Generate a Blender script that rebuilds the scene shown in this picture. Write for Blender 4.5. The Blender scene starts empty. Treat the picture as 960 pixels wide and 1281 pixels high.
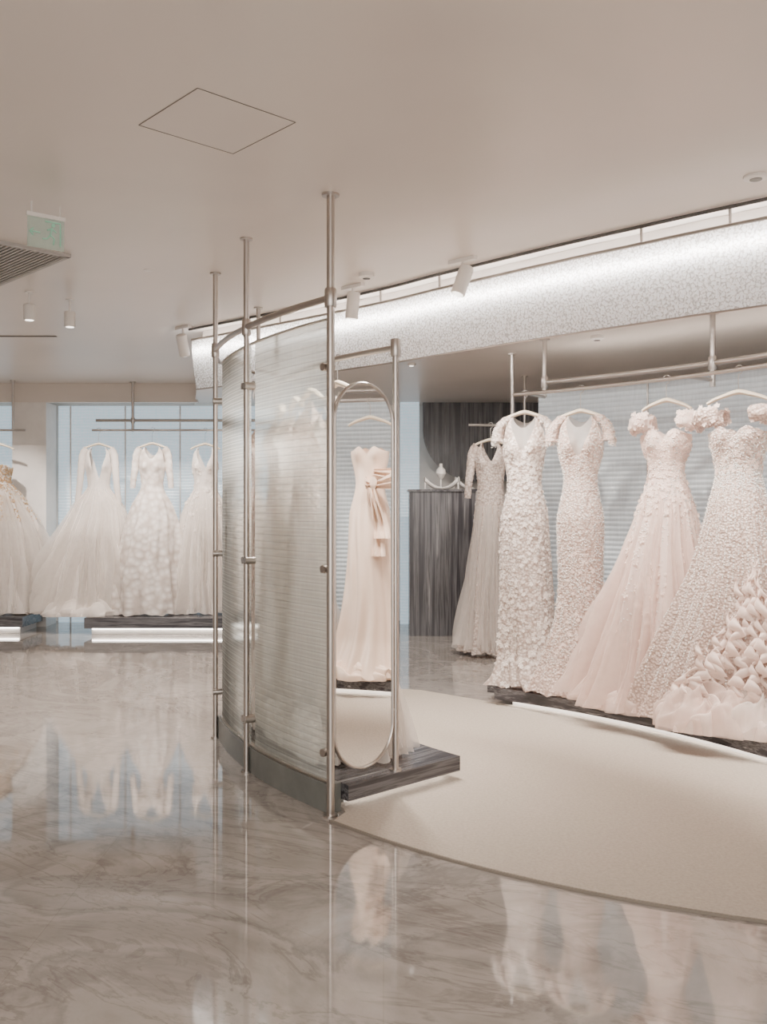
import bpy, math, random
from mathutils import Vector, Matrix
random.seed(7)
H=3.0; HL=2.8
C1=(2.65,7.04); C2=(-1.76,3.31)
pi=math.pi
def rad(a): return math.radians(a)
def pol(C,R,a,z=0.0): return Vector((C[0]+R*math.cos(rad(a)),C[1]+R*math.sin(rad(a)),z))
def lin(a,b,t): return a+(b-a)*t

# ---------------------------------------------------------------- materials
def newmat(name):
    m=bpy.data.materials.new(name); m.use_nodes=True
    nt=m.node_tree; b=nt.nodes['Principled BSDF']; o=nt.nodes['Material Output']
    return m,nt,b,o
def N(nt,t,**kw):
    n=nt.nodes.new(t)
    for k,v in kw.items():
        if k in n.inputs.keys(): n.inputs[k].default_value=v
        else: setattr(n,k,v)
    return n
def coords(nt,scale=(1,1,1),rot=(0,0,0)):
    tc=N(nt,'ShaderNodeTexCoord'); mp=N(nt,'ShaderNodeMapping')
    r=N(nt,'ShaderNodeMapping'); r.inputs['Rotation'].default_value=rot
    mp.inputs['Scale'].default_value=scale
    nt.links.new(tc.outputs['Object'],r.inputs['Vector']); nt.links.new(r.outputs[0],mp.inputs['Vector']); return mp.outputs['Vector']
def ramp(nt,src,stops):
    r=N(nt,'ShaderNodeValToRGB'); e=r.color_ramp.elements
    while len(e)>1: e.remove(e[-1])
    e[0].position=stops[0][0]; e[0].color=(*stops[0][1],1)
    for p,c in stops[1:]:
        x=e.new(p); x.color=(*c,1)
    nt.links.new(src,r.inputs['Fac']); return r.outputs['Color']
def bump(nt,src,strength,dist,b):
    n=N(nt,'ShaderNodeBump'); n.inputs['Strength'].default_value=strength; n.inputs['Distance'].default_value=dist
    nt.links.new(src,n.inputs['Height']); nt.links.new(n.outputs['Normal'],b.inputs['Normal']); return n
def plain(name,col,rough=.5,metal=0,emit=0,ecol=None,noise=.04,nscale=8,bmp=0):
    m,nt,b,o=newmat(name)
    v=coords(nt); n=N(nt,'ShaderNodeTexNoise',Scale=nscale,Detail=4.0); nt.links.new(v,n.inputs['Vector'])
    c=ramp(nt,n.outputs['Fac'],[(.3,tuple(x*(1-noise) for x in col)),(.7,tuple(min(1,x*(1+noise)) for x in col))])
    nt.links.new(c,b.inputs['Base Color']); b.inputs['Roughness'].default_value=rough; b.inputs['Metallic'].default_value=metal
    if emit:
        b.inputs['Emission Color'].default_value=(*(ecol or col),1); b.inputs['Emission Strength'].default_value=emit
    if bmp: bump(nt,n.outputs['Fac'],bmp,.01,b)
    return m
def mat_ceiling():
    m,nt,b,o=newmat('polished_plaster')
    v=coords(nt); n=N(nt,'ShaderNodeTexNoise',Scale=.9,Detail=3.0,Distortion=.6); nt.links.new(v,n.inputs['Vector'])
    c=ramp(nt,n.outputs['Fac'],[(.3,(.68,.61,.55)),(.7,(.74,.665,.60))]); nt.links.new(c,b.inputs['Base Color'])
    mr=N(nt,'ShaderNodeMapRange'); mr.inputs['To Min'].default_value=.26; mr.inputs['To Max'].default_value=.38
    nt.links.new(n.outputs['Fac'],mr.inputs['Value']); nt.links.new(mr.outputs[0],b.inputs['Roughness'])
    n2=N(nt,'ShaderNodeTexNoise',Scale=2.2,Detail=2.0); nt.links.new(v,n2.inputs['Vector']); bump(nt,n2.outputs['Fac'],.08,.02,b)
    return m
def mat_marble():
    m,nt,b,o=newmat('polished_grey_marble')
    v=coords(nt,(1,1,1),(0,0,.9))
    n=N(nt,'ShaderNodeTexNoise',Scale=.9,Detail=10.0,Roughness=.62,Distortion=1.2); nt.links.new(v,n.inputs['Vector'])
    c=ramp(nt,n.outputs['Fac'],[(.25,(.18,.16,.143)),(.40,(.285,.255,.23)),(.49,(.355,.322,.295)),(.53,(.25,.225,.205)),(.6,(.345,.312,.286)),(.8,(.51,.475,.445))])
    v2=coords(nt,(.8,2.2,1),(0,0,.45))
    w=N(nt,'ShaderNodeTexNoise',Scale=1.2,Detail=8.0,Roughness=.6,Distortion=1.6); nt.links.new(v2,w.inputs['Vector'])
    vein=ramp(nt,w.outputs['Fac'],[(.46,(1,1,1)),(.495,(.64,.62,.60)),(.51,(1.,1.,1.)),(.56,(1,1,1)),(.575,(.78,.77,.75)),(.59,(1,1,1))])
    mx=N(nt,'ShaderNodeMix',data_type='RGBA',blend_type='MULTIPLY'); mx.inputs[0].default_value=.8
    nt.links.new(c,mx.inputs[6]); nt.links.new(vein,mx.inputs[7])
    v3=coords(nt,(1,1,1),(0,0,0))
    br=N(nt,'ShaderNodeTexBrick'); br.offset=0.0; br.inputs['Scale'].default_value=1; br.inputs['Brick Width'].default_value=1.2; br.inputs['Row Height'].default_value=1.2
    br.inputs['Mortar Size'].default_value=.0015; br.inputs['Color1'].default_value=(1,1,1,1); br.inputs['Color2'].default_value=(.92,.92,.92,1); br.inputs['Mortar'].default_value=(.8,.78,.76,1)
    nt.links.new(v3,br.inputs['Vector'])
    m2=N(nt,'ShaderNodeMix',data_type='RGBA',blend_type='MULTIPLY'); m2.inputs[0].default_value=1
    nt.links.new(mx.outputs[2],m2.inputs[6]); nt.links.new(br.outputs['Color'],m2.inputs[7])
    nt.links.new(m2.outputs[2],b.inputs['Base Color'])
    b.inputs['Roughness'].default_value=.045; b.inputs['IOR'].default_value=1.9
    n3=N(nt,'ShaderNodeTexNoise',Scale=1.5,Detail=2.0); nt.links.new(v,n3.inputs['Vector']); bump(nt,n3.outputs['Fac'],.03,.02,b)
    return m
def mat_dark(name,scale,rot=(0,0,0)):
    m,nt,b,o=newmat(name)
    v=coords(nt,scale,rot); n=N(nt,'ShaderNodeTexNoise',Scale=1.0,Detail=5.0,Roughness=.6,Distortion=.15); nt.links.new(v,n.inputs['Vector'])
    c=ramp(nt,n.outputs['Fac'],[(.3,(.018,.017,.02)),(.46,(.045,.042,.047)),(.54,(.13,.125,.13)),(.60,(.05,.047,.05)),(.70,(.30,.29,.29))])
    nt.links.new(c,b.inputs['Base Color']); b.inputs['Roughness'].default_value=.25; return m
def mat_reeded(name,emit=0,ecol=(1,1,1),see=.35,col=(.78,.82,.80),line=.75):
    m,nt,b,o=newmat(name)
    v=coords(nt)
    w=N(nt,'ShaderNodeTexWave',Scale=8.2,Distortion=0.0); w.bands_direction='Z'; nt.links.new(v,w.inputs['Vector'])
    n=N(nt,'ShaderNodeTexNoise',Scale=20.0,Detail=3.0)
    v2=coords(nt,(3,3,.4)); nt.links.new(v2,n.inputs['Vector'])
    ad=N(nt,'ShaderNodeMath',operation='MULTIPLY_ADD'); nt.links.new(n.outputs['Fac'],ad.inputs[0]); ad.inputs[1].default_value=.6; nt.links.new(w.outputs['Fac'],ad.inputs[2])
    c0=ramp(nt,w.outputs['Fac'],[(0,tuple(x*line for x in col)),(.06,tuple(x*(line*.4+.6) for x in col)),(.2,col),(1,tuple(min(1,x*1.05) for x in col))])
    c1=ramp(nt,n.outputs['Fac'],[(.35,(.90,.91,.91)),(.65,(1,1,1))])
    mm=N(nt,'ShaderNodeMix',data_type='RGBA',blend_type='MULTIPLY'); mm.inputs[0].default_value=1; nt.links.new(c0,mm.inputs[6]); nt.links.new(c1,mm.inputs[7]); c=mm.outputs[2]
    nt.links.new(c,b.inputs['Base Color']); b.inputs['Roughness'].default_value=.2
    bump(nt,ad.outputs[0],.5,.012,b)
    if emit:
        mx=N(nt,'ShaderNodeMix',data_type='RGBA',blend_type='MULTIPLY'); mx.inputs[0].default_value=1
        nt.links.new(c,mx.inputs[6]); mx.inputs[7].default_value=(*ecol,1); nt.links.new(mx.outputs[2],b.inputs['Emission Color'])
        b.inputs['Emission Strength'].default_value=emit
        return m
    tr=N(nt,'ShaderNodeBsdfTranslucent'); nt.links.new(c,tr.inputs['Color'])
    gl=N(nt,'ShaderNodeBsdfRefraction'); gl.inputs['Color'].default_value=(.93,.97,.95,1); gl.inputs['Roughness'].default_value=.22; gl.inputs['IOR'].default_value=1.03
    m1=N(nt,'ShaderNodeMixShader'); m1.inputs[0].default_value=.65; nt.links.new(b.outputs[0],m1.inputs[1]); nt.links.new(tr.outputs[0],m1.inputs[2])
    mf=N(nt,'ShaderNodeMapRange'); mf.inputs['To Min'].default_value=see*.7; mf.inputs['To Max'].default_value=see*1.1
    nt.links.new(w.outputs['Fac'],mf.inputs['Value'])
    m2=N(nt,'ShaderNodeMixShader'); nt.links.new(mf.outputs[0],m2.inputs[0]); nt.links.new(m1.outputs[0],m2.inputs[1]); nt.links.new(gl.outputs[0],m2.inputs[2])
    nt.links.new(m2.outputs[0],o.inputs['Surface']); return m
def mat_hammered():
    m,nt,b,o=newmat('hammered_glass')
    v=coords(nt); vo=N(nt,'ShaderNodeTexVoronoi',Scale=45.0); vo.feature='DISTANCE_TO_EDGE'; nt.links.new(v,vo.inputs['Vector'])
    n=N(nt,'ShaderNodeTexNoise',Scale=80.0,Detail=3.0); nt.links.new(v,n.inputs['Vector'])
    ad=N(nt,'ShaderNodeMath',operation='MULTIPLY_ADD'); nt.links.new(vo.outputs['Distance'],ad.inputs[0]); ad.inputs[1].default_value=1.2; nt.links.new(n.outputs['Fac'],ad.inputs[2])
    c=ramp(nt,ad.outputs[0],[(.45,(.50,.48,.465)),(.6,(.76,.74,.72)),(.74,(.88,.87,.86)),(.82,(1,1,1))]); nt.links.new(c,b.inputs['Base Color'])
    b.inputs['Roughness'].default_value=.15
    bump(nt,ad.outputs[0],1.0,.02,b)
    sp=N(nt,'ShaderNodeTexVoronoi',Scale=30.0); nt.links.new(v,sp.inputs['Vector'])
    es=ramp(nt,sp.outputs['Distance'],[(0,(1,1,1)),(.12,(.9,.9,.9)),(.2,(.30,.30,.30))])  # sparkle glints painted into the emission as bright spots
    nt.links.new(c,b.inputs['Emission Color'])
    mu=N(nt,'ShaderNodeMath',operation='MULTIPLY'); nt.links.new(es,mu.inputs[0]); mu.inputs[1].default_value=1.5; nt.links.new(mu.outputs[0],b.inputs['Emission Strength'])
    tr=N(nt,'ShaderNodeBsdfTranslucent'); nt.links.new(c,tr.inputs['Color'])
    m1=N(nt,'ShaderNodeMixShader'); m1.inputs[0].default_value=.6; nt.links.new(b.outputs[0],m1.inputs[1]); nt.links.new(tr.outputs[0],m1.inputs[2])
    nt.links.new(m1.outputs[0],o.inputs['Surface']); return m
def mat_cloth(name,col,rough=.65,bs=70,bst=.5,trans=.3,alpha=1.0,vor=True,sheen=.2,sp=.3,dk=.84,edge=None):
    m,nt,b,o=newmat(name)
    v=coords(nt)
    if vor: t=N(nt,'ShaderNodeTexVoronoi',Scale=float(bs)); src=t.outputs['Distance']
    else: t=N(nt,'ShaderNodeTexNoise',Scale=float(bs),Detail=4.0); src=t.outputs['Fac']
    nt.links.new(v,t.inputs['Vector'])
    d=dk if vor else .94
    c=ramp(nt,src,[(0.1,tuple(min(1,x*1.06) for x in col)),(.75,(col[0]*d,col[1]*d*d**.25,col[2]*d*d**.4))])
    nt.links.new(c,b.inputs['Base Color']); b.inputs['Roughness'].default_value=rough
    b.inputs['Sheen Weight'].default_value=sheen; b.inputs['Specular IOR Level'].default_value=sp
    if bst: bump(nt,src,bst,.008,b)
    tr=N(nt,'ShaderNodeBsdfTranslucent'); nt.links.new(c,tr.inputs['Color'])
    m1=N(nt,'ShaderNodeMixShader'); m1.inputs[0].default_value=trans; nt.links.new(b.outputs[0],m1.inputs[1]); nt.links.new(tr.outputs[0],m1.inputs[2])
    last=m1
    if alpha<1:
        tp=N(nt,'ShaderNodeBsdfTransparent'); m2=N(nt,'ShaderNodeMixShader'); m2.inputs[0].default_value=alpha
        nt.links.new(tp.outputs[0],m2.inputs[1]); nt.links.new(m1.outputs[0],m2.inputs[2]); last=m2
    nt.links.new(last.outputs[0],o.inputs['Surface']); return m

M={}
M['ceil']=mat_ceiling(); M['marble']=mat_marble()
M['wall']=plain('warm_white_wall',(.76,.70,.64),.6)
M['dark']=mat_dark('striped_dark_stone',(1.0,26,26),(0,0,-.75))
M['dark2']=mat_dark('striped_dark_stone_curved',(1.0,26,26),(0,0,-2.265))
M['dark3']=mat_dark('striped_dark_stone_straight',(1.0,26,26),(0,0,0))
M['darkv']=mat_dark('vertical_striped_stone',(20,20,.5))
M['nickel']=plain('brushed_nickel',(.50,.46,.43),.30,1.0)
M['reed']=mat_reeded('reeded_glass',see=.60,col=(.86,.89,.86),line=.5)
M['reedlit']=mat_reeded('backlit_reeded_glass',emit=.27,ecol=(.86,.94,1.0),col=(.50,.54,.56),line=.82)
M['blueglass']=mat_reeded('backlit_blue_glass',emit=1.0,ecol=(.80,.91,1.0),col=(.56,.63,.67),line=.93)
M['hammer']=mat_hammered()
M['led']=plain('led_strip',(1,.93,.86),.5,0,14,(1,.93,.86))
M['ledhi']=plain('led_line',(1,.96,.93),.5,0,100,(1,.96,.93))
M['uplight']=plain('added_uplight',(1,.92,.85),.5,0,30,(1,.90,.82))  # glow for the added strip that brightens the lower ceiling
M['lamp']=plain('lamp_face',(1,.95,.88),.5,0,4,(1,.93,.85))
M['mirror']=plain('mirror_silver',(.90,.89,.88),.015,1.0,noise=0)
M['white']=plain('white_paint',(.80,.76,.72),.4)
M['cream']=plain('cream_hanger',(.84,.72,.56),.4)
M['black']=plain('dark_slot',(.06,.055,.05),.6)
M['seam']=plain('seam_shadow_gap',(.16,.14,.12),.6)
M['grille']=plain('grille_grey',(.42,.39,.365),.5)
M['base']=plain('green_grey_stone',(.14,.145,.135),.3,noise=.2)
M['carpet']=plain('beige_carpet',(.42,.36,.30),.95,noise=.09,nscale=70,bmp=.6)
M['carpetedge']=plain('carpet_binding',(.20,.17,.14),.9)
M['ivory']=mat_cloth('ivory_lace',(.90,.80,.74),bs=48,bst=1,dk=.58,sp=.5,rough=.45)
M['blush']=mat_cloth('blush_beaded_lace',(.90,.735,.655),bs=60,bst=1.0,sp=.7,rough=.35,dk=.58)
M['pinkt']=mat_cloth('blush_tulle',(.92,.765,.69),bs=22,bst=.15,vor=False,alpha=.48,trans=.35)
M['pinks']=mat_cloth('blush_lining',(.88,.71,.635),bs=14,bst=.2,vor=False)
M['tulle']=mat_cloth('ivory_tulle',(.90,.845,.795),bs=22,bst=.15,vor=False,alpha=.42,trans=.4)
M['lining']=mat_cloth('ivory_lining',(.86,.79,.735),bs=14,bst=.2,vor=False)
M['quilt']=mat_cloth('ivory_quilted_silk',(.92,.86,.81),bs=14,bst=1,rough=.45,dk=.72)
M['satin']=mat_cloth('champagne_satin',(.90,.71,.575),rough=.2,bs=6,bst=.15,vor=False,trans=.1,sp=.8)
M['petal']=mat_cloth('organza_petal',(.96,.88,.825),bs=30,bst=.1,vor=False,trans=.3)
M['bpetal']=mat_cloth('blush_petal',(.93,.77,.69),bs=30,bst=.1,vor=False,trans=.3)
M['pearl']=plain('pearl_bead',(1,.96,.92),.08,.35)
M['gold']=plain('gold_thread',(.70,.50,.30),.35,.5)
M['green']=plain('exit_green',(.22,.46,.33),.4,0,.2,(.3,.6,.45))
def mglass(name,col,al):
    m,nt,b,o=newmat(name); n=N(nt,'ShaderNodeTexNoise',Scale=3.0)
    b.inputs['Base Color'].default_value=(*col,1); b.inputs['Roughness'].default_value=.08
    mr=N(nt,'ShaderNodeMapRange'); mr.inputs['To Min'].default_value=al*.95; mr.inputs['To Max'].default_value=al*1.05
    nt.links.new(n.outputs['Fac'],mr.inputs['Value']); nt.links.new(mr.outputs[0],b.inputs['Alpha']); return m
M['signglass']=mglass('sign_acrylic',(.50,.64,.55),.42)

# ---------------------------------------------------------------- mesh helpers
def mk(name,verts,faces,mat,parent=None,smooth=True):
    me=bpy.data.meshes.new(name); me.from_pydata([tuple(v) for v in verts],[],faces); me.update()
    if smooth:
        me.polygons.foreach_set('use_smooth',[True]*len(me.polygons))
    o=bpy.data.objects.new(name,me); bpy.context.collection.objects.link(o)
    me.materials.append(M[mat])
    if parent: o.parent=parent
    return o
def empty(name,loc=(0,0,0),rz=0):
    e=bpy.data.objects.new(name,None); e.empty_display_size=.1; bpy.context.collection.objects.link(e)
    e.location=loc; e.rotation_euler=(0,0,rz); return e
class MB:
    def __init__(s): s.v=[]; s.f=[]
    def add(s,v,f):
        k=len(s.v); s.v+= [tuple(x) for x in v]; s.f+=[tuple(i+k for i in q) for q in f]
    def box(s,c,d,rz=0):
        x,y,z=[q/2 for q in d]; R=Matrix.Rotation(rz,3,'Z'); c=Vector(c)
        v=[R@Vector((a*x,b*y,e*z))+c for e in(-1,1) for a,b in((-1,-1),(1,-1),(1,1),(-1,1))]
        s.add(v,[(3,2,1,0),(4,5,6,7),(0,1,5,4),(1,2,6,5),(2,3,7,6),(3,0,4,7)])
    def sweep(s,pts,r,seg=14,closed=False,fl=1.0,taper=None):
        pts=[Vector(p) for p in pts]; n=len(pts); vs=[]; up=Vector((0,0,1))
        pn=None
        for i,p in enumerate(pts):
            if closed: t=(pts[(i+1)%n]-pts[i-1])
            else: t=pts[min(i+1,n-1)]-pts[max(i-1,0)]
            t.normalize()
            if pn is None:
                a=up if abs(t.z)<.9 else Vector((1,0,0)); nn=(a-t*a.dot(t)).normalized()
            else: nn=(pn-t*pn.dot(t)).normalized()
            pn=nn; bb=t.cross(nn); rr=r*(taper[i] if taper else 1)
            for k in range(seg):
                a=2*pi*k/seg; vs.append(p+nn*math.cos(a)*rr+bb*math.sin(a)*rr*fl)
        fs=[]
        m=n if closed else n-1
        for i in range(m):
            j=(i+1)%n
            for k in range(seg):
                l=(k+1)%seg; fs.append((i*seg+k,i*seg+l,j*seg+l,j*seg+k))
        if not closed: fs.append(tuple(range(seg-1,-1,-1))); fs.append(tuple((n-1)*seg+k for k in range(seg)))
        s.add(vs,fs)
    def lathe(s,c,prof,seg=24,mat=None):
        c=Vector(c); vs=[]; 
        for r,z in prof:
            for k in range(seg):
                a=2*pi*k/seg; p=Vector((r*math.cos(a),r*math.sin(a),z))
                if mat: p=mat@p
                vs.append(p+c)
        fs=[]
        for i in range(len(prof)-1):
            for k in range(seg):
                l=(k+1)%seg; fs.append((i*seg+k,i*seg+l,(i+1)*seg+l,(i+1)*seg+k))
        fs.append(tuple(range(seg-1,-1,-1))); fs.append(tuple((len(prof)-1)*seg+k for k in range(seg)))
        s.add(vs,fs)
    def arcblock(s,C,R0,R1,a0,a1,z0,z1,n=48):
        vs=[]
        for i in range(n+1):
            a=lin(a0,a1,i/n)
            for R,z in((R0,z0),(R1,z0),(R1,z1),(R0,z1)): vs.append(pol(C,R,a,z))
        fs=[]
        for i in range(n):
            for k in range(4):
                l=(k+1)%4; fs.append((i*4+k,i*4+l,(i+1)*4+l,(i+1)*4+k))
        fs+= [(0,1,2,3),(n*4+3,n*4+2,n*4+1,n*4)]
        s.add(vs,fs)
    def poly(s,pts,z0,z1):
        n=len(pts); v=[(p[0],p[1],z0) for p in pts]+[(p[0],p[1],z1) for p in pts]
        f=[tuple(range(n-1,-1,-1)),tuple(range(n,2*n))]+[(i,(i+1)%n,n+(i+1)%n,n+i) for i in range(n)]
        s.add(v,f)
    def out(s,name,mat,parent=None,smooth=True):
        o=mk(name,s.v,s.f,mat,parent,smooth)
        if smooth:
            try: o.data.set_sharp_from_angle(angle=rad(40))
            except Exception: pass
        return o
def cr(P,n=8):
    P=[Vector(p) for p in P]; out=[]
    for i in range(len(P)-1):
        p0=P[max(i-1,0)];p1=P[i];p2=P[i+1];p3=P[min(i+2,len(P)-1)]
        for k in range(n):
            t=k/n; out.append(.5*((2*p1)+(p2-p0)*t+(2*p0-5*p1+4*p2-p3)*t*t+(3*p1-p0-3*p2+p3)*t**3))
    out.append(P[-1]); return out
def pole(mb,x,y,z0,z1,r=.02,flt=True,flb=True):
    mb.sweep([(x,y,z0),(x,y,z1)],r,18)
    if flt: mb.lathe((x,y,z1),[(r*2.2,-.010),(r*2.2,0)])
    if flb: mb.lathe((x,y,z0),[(r*1.9,0),(r*1.9,.01)])
def collar(mb,x,y,z,h=.10,r=.03): mb.lathe((x,y,z),[(r*.9,-h/2),(r,-h/2+.006),(r,h/2-.006),(r*.9,h/2)],20)

# ---------------------------------------------------------------- room shell
b=MB(); b.add([(-7,-3,0),(7,-3,0),(7,12.2,0),(-7,12.2,0)],[(0,1,2,3)]); b.out('floor','marble',None,False)
strip=cr([(-1.63,7.86,0),(-.8,7.15,0),(0,6.4,0),(.363,6.0,0),(1.0,5.34,0),(1.387,4.97,0),(1.74,4.64,0),(2.3,4.17,0),(3.0,3.7,0),(3.9,3.3,0)],6)
b=MB(); b.add([(-7,-3,H),(7,-3,H),(7,12.2,H),(-7,12.2,H)],[(3,2,1,0)])
def offset(path,d):
    out=[]
    for i,p in enumerate(path):
        t=(path[min(i+1,len(path)-1)]-path[max(i-1,0)]).normalized(); out.append(p+Vector((-t.y,t.x,0))*d)
    return out
inner=offset(strip,.12)
low=[(p.x,p.y) for p in inner]+[(7,3.2),(7,12.2),(-2.5,12.2)]
b.poly(low,HL,H-.002); b.out('ceiling','ceil',None,False)
b=MB(); b.box((0,12.05,1.5),(14,.1,3)); b.out('wall_back','wall',None,False)
b=MB(); b.box((-6.95,4.6,1.5),(.1,15,3)); b.out('wall_left','wall',None,False)
b=MB(); b.box((6.95,4.6,1.5),(.1,15,3)); b.out('wall_right','wall',None,False)
b=MB(); b.box((-4.6,11.45,2.885),(4.6,.1,.23)); b.out('trim_1','ceil',None,False)
b=MB(); b.box((-4.38,11.60,1.385),(.42,.35,2.77)); b.out('column','white',None,False)

# carpet
pts=[]
for i in range(0,121):
    a=lin(190,286,i/120); k=max(0,min(1,(a-221.8)/1.0)); p=pol(C1,lin(3.785,3.93,k),a); pts.append((p.x,p.y))
for a in (8,14,20,26,32,38,44,50,55): p=pol(C2,4.50,a); pts.append((p.x,p.y))
pts+= [(.3,7.45),(-.4,7.65)]
e=empty('carpet')
b=MB(); b.poly(pts,0.0005,.012); b.out('pile','carpet',e,False)
b=MB(); b.arcblock(C1,3.931,3.940,222.4,286,.0005,.011,90); b.out('bound_edge','carpetedge',e,False)

# ---------------------------------------------------------------- luminous strip
e=empty('luminous_glass_pelmet')
b=MB()
n=len(strip); tl=offset(strip,.05)
v=[]; rows=6
for k in range(rows+1):
    t=k/rows
    for p,q in zip(strip,tl): v.append((lin(q.x,p.x,math.sin(t*pi/2)),lin(q.y,p.y,math.sin(t*pi/2)),lin(2.49,2.90,t)))
f=[(k*n+i,k*n+i+1,(k+1)*n+i+1,(k+1)*n+i) for k in range(rows) for i in range(n-1)]
b.add(v,f); b.out('hammered_panel','hammer',e)
b=MB(); back=offset(strip,.042); b.sweep([(p.x,p.y,2.81) for p in back],.008,8); b.out('led_line','ledhi',e)
b=MB(); b.sweep([(p.x,p.y,2.905) for p in strip],.010,8)
b.sweep([(p.x,p.y,2.488) for p in tl],.006,8)
for (x,y) in [(1.74,4.64),(1.387,4.97),(.363,6.0),(-.02,6.42),(-.8,7.15),(2.3,4.17)]:
    b.sweep([(x,y,2.9),(x,y,3.0)],.008,8); b.lathe((x,y,2.99),[(.02,0),(.02,.01)],12)
b.out('hanger_rods','nickel',e)
b=MB(); tr=offset(strip,-.03)
b.sweep([(p.x,p.y,2.988) for p in tr],.010,4); b.out('track_channel','black',e)

# ---------------------------------------------------------------- glass partition
e=empty('curved_glass_partition')
b=MB()
A=[221.6,208.3,195.9]
P=[pol(C1,3.885,a) for a in A]
rr=[.0195,.016,.016]
for p,r in zip(P,rr): pole(b,p.x,p.y,0,H,r); collar(b,p.x,p.y,2.50,.09,r+.010)
b.sweep([pol(C1,3.885,lin(221.6,195.9,i/30),2.50) for i in range(31)],.017,14)
pa=(-.95,7.02)
pole(b,pa[0],pa[1],.135,H,.016); collar(b,pa[0],pa[1],2.5,.08,.025)
b.sweep([pol(C1,3.885,195.9,2.5),pol(C1,3.85,189,2.5),(pa[0],pa[1],2.5)],.015,12)
for a in(221.0,208.0,208.6,196.3):
    for z in (.30,1.19,2.17):
        p=pol(C1,3.87,a,z); 
        d=Vector((math.cos(rad(a)),math.sin(rad(a)),0)); b.sweep([p+d*.035,p-d*.03],.020,14)
b.out('metal_posts','nickel',e)
b=MB()
for a0,a1 in((220.9,208.75),(207.85,196.35)):
    vs=[]; nn=24
    for i in range(nn+1):
        a=lin(a0,a1,i/nn); vs+= [pol(C1,3.845,a,.14),pol(C1,3.845,a,2.41)]
    b.add(vs,[(2*i,2*i+2,2*i+3,2*i+1) for i in range(nn)])
b.out('reeded_panels','reed',e)
b=MB(); b.arcblock(C1,3.80,3.87,221.2,195.5,0,.14,30); b.out('stone_kerb','base',e)
b=MB(); b.arcblock(C1,3.835,3.855,220.9,196.3,2.41,2.418,30); b.arcblock(C1,3.83,3.86,220.9,196.3,.14,.15,30); b.out('edge_trims','nickel',e)

def platform(name,C,Ra,Rb,a0,a1,top=.135,extra=None,mat='dark',sb=.09):
    e=empty(name); b=MB(); b.arcblock(C,Ra,Rb,a0,a1,.055,top,60)
    if extra: b.arcblock(C,*extra,.055,top,8)
    b.out('stone_slab',mat,e,False)
    b=MB(); lo,hi=min(Ra,Rb),max(Ra,Rb); s=1 if a1>a0 else -1
    da=s*math.degrees((sb+.02)/lo)
    b.arcblock(C,lo+sb+.02,hi-.06,a0+da,a1-da,0.0,.0545,60); b.out('recessed_plinth','white',e,False)
    b=MB(); b.arcblock(C,lo+sb-.02,lo+sb,a0+da,a1-da,.046,.054,60)
    p0=pol(C,lo+sb,a0+da*.78); p1=pol(C,hi-.06,a0+da*.78); b.sweep([(p0.x,p0.y,.049),(p1.x,p1.y,.049)],.005,6)
    b.out('led_strip','led',e,False); return e
platform('display_platform',C1,3.0,3.79,221.9,183,sb=.07)
p5=(.062,4.76)
e=empty('garment_rail')
b=MB(); pole(b,p5[0],p5[1],.135,2.35,.0165,False); collar(b,p5[0],p5[1],2.31,.09,.027)
rl=[pol(C1,lin(3.45,3.62,(i/30)),lin(221.4,181,i/30),2.31) for i in range(31)]
b.sweep(rl,.016,14)
b.out('rail_tube','nickel',e)

# ---------------------------------------------------------------- oval mirror
e=empty('oval_standing_mirror',(-.098,4.606,1.152),rad(43.5))
w=.195; hh=.955
out=[]
for i in range(25): a=pi*i/24; out.append((w*math.cos(a),hh-w+w*math.sin(a)))
for i in range(25): a=pi+pi*i/24; out.append((w*math.cos(a),-(hh-w)+w*math.sin(a)))
b=MB(); b.sweep([(x,0,z) for x,z in out],.009,10,True,fl=1.4); b.out('metal_rim','nickel',e)
b=MB(); b.add([(x,-.004,z) for x,z in out],[tuple(range(len(out)))]); b.out('mirror_glass','mirror',e,False)
b=MB(); b.add([(x,.008,z) for x,z in out],[tuple(range(len(out)-1,-1,-1))]); b.out('back_board','white',e,False)
b=MB()
for z in(.62,-.05,-.7):
    b.sweep([(w,0,z),(w+.015,0,z)],.009,8); b.sweep([(-w-.015,0,z),(-w,0,z)],.009,8)
b.out('brackets','nickel',e)

# ---------------------------------------------------------------- right display
platform('display_platform',C2,4.42,5.2,-12,54.2,extra=(4.62,5.2,54.2,56.3),mat='dark2',sb=.08)
e=empty('backlit_glass_wall')
b=MB(); b.arcblock(C2,5.21,5.23,-15,54.5,.14,2.42,60); b.out('glass_sheets','reedlit',e)
b=MB(); b.arcblock(C2,5.205,5.25,-15,54.7,0,.14,60)
b.arcblock(C2,5.20,5.24,-15,54.6,2.42,2.43,60); b.out('frame','nickel',e)
b=MB(); b.arcblock(C2,5.30,5.34,-15,54.0,2.40,2.405,60); b.out('added_uplight','uplight',e)  # added hidden glowing strip, lifts the lower ceiling from behind the glass
for i,a in enumerate((44,33,20,8)):
    b=MB(); b.arcblock(C2,5.20,5.212,a,a+.12,.14,2.42,2); b.out('joint_%d'%(i+1),'nickel',e)
e=empty('garment_rail')
b=MB()
pp=pol(C2,4.66,53.9); pole(b,pp.x,pp.y,.135,2.66,.014)
b.sweep([pol(C2,4.66,lin(53.9,-8,i/50),2.345) for i in range(51)],.013,12)
b.sweep([pol(C2,4.95,lin(52.6,-8,i/50),2.46) for i in range(51)],.018,14)
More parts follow.
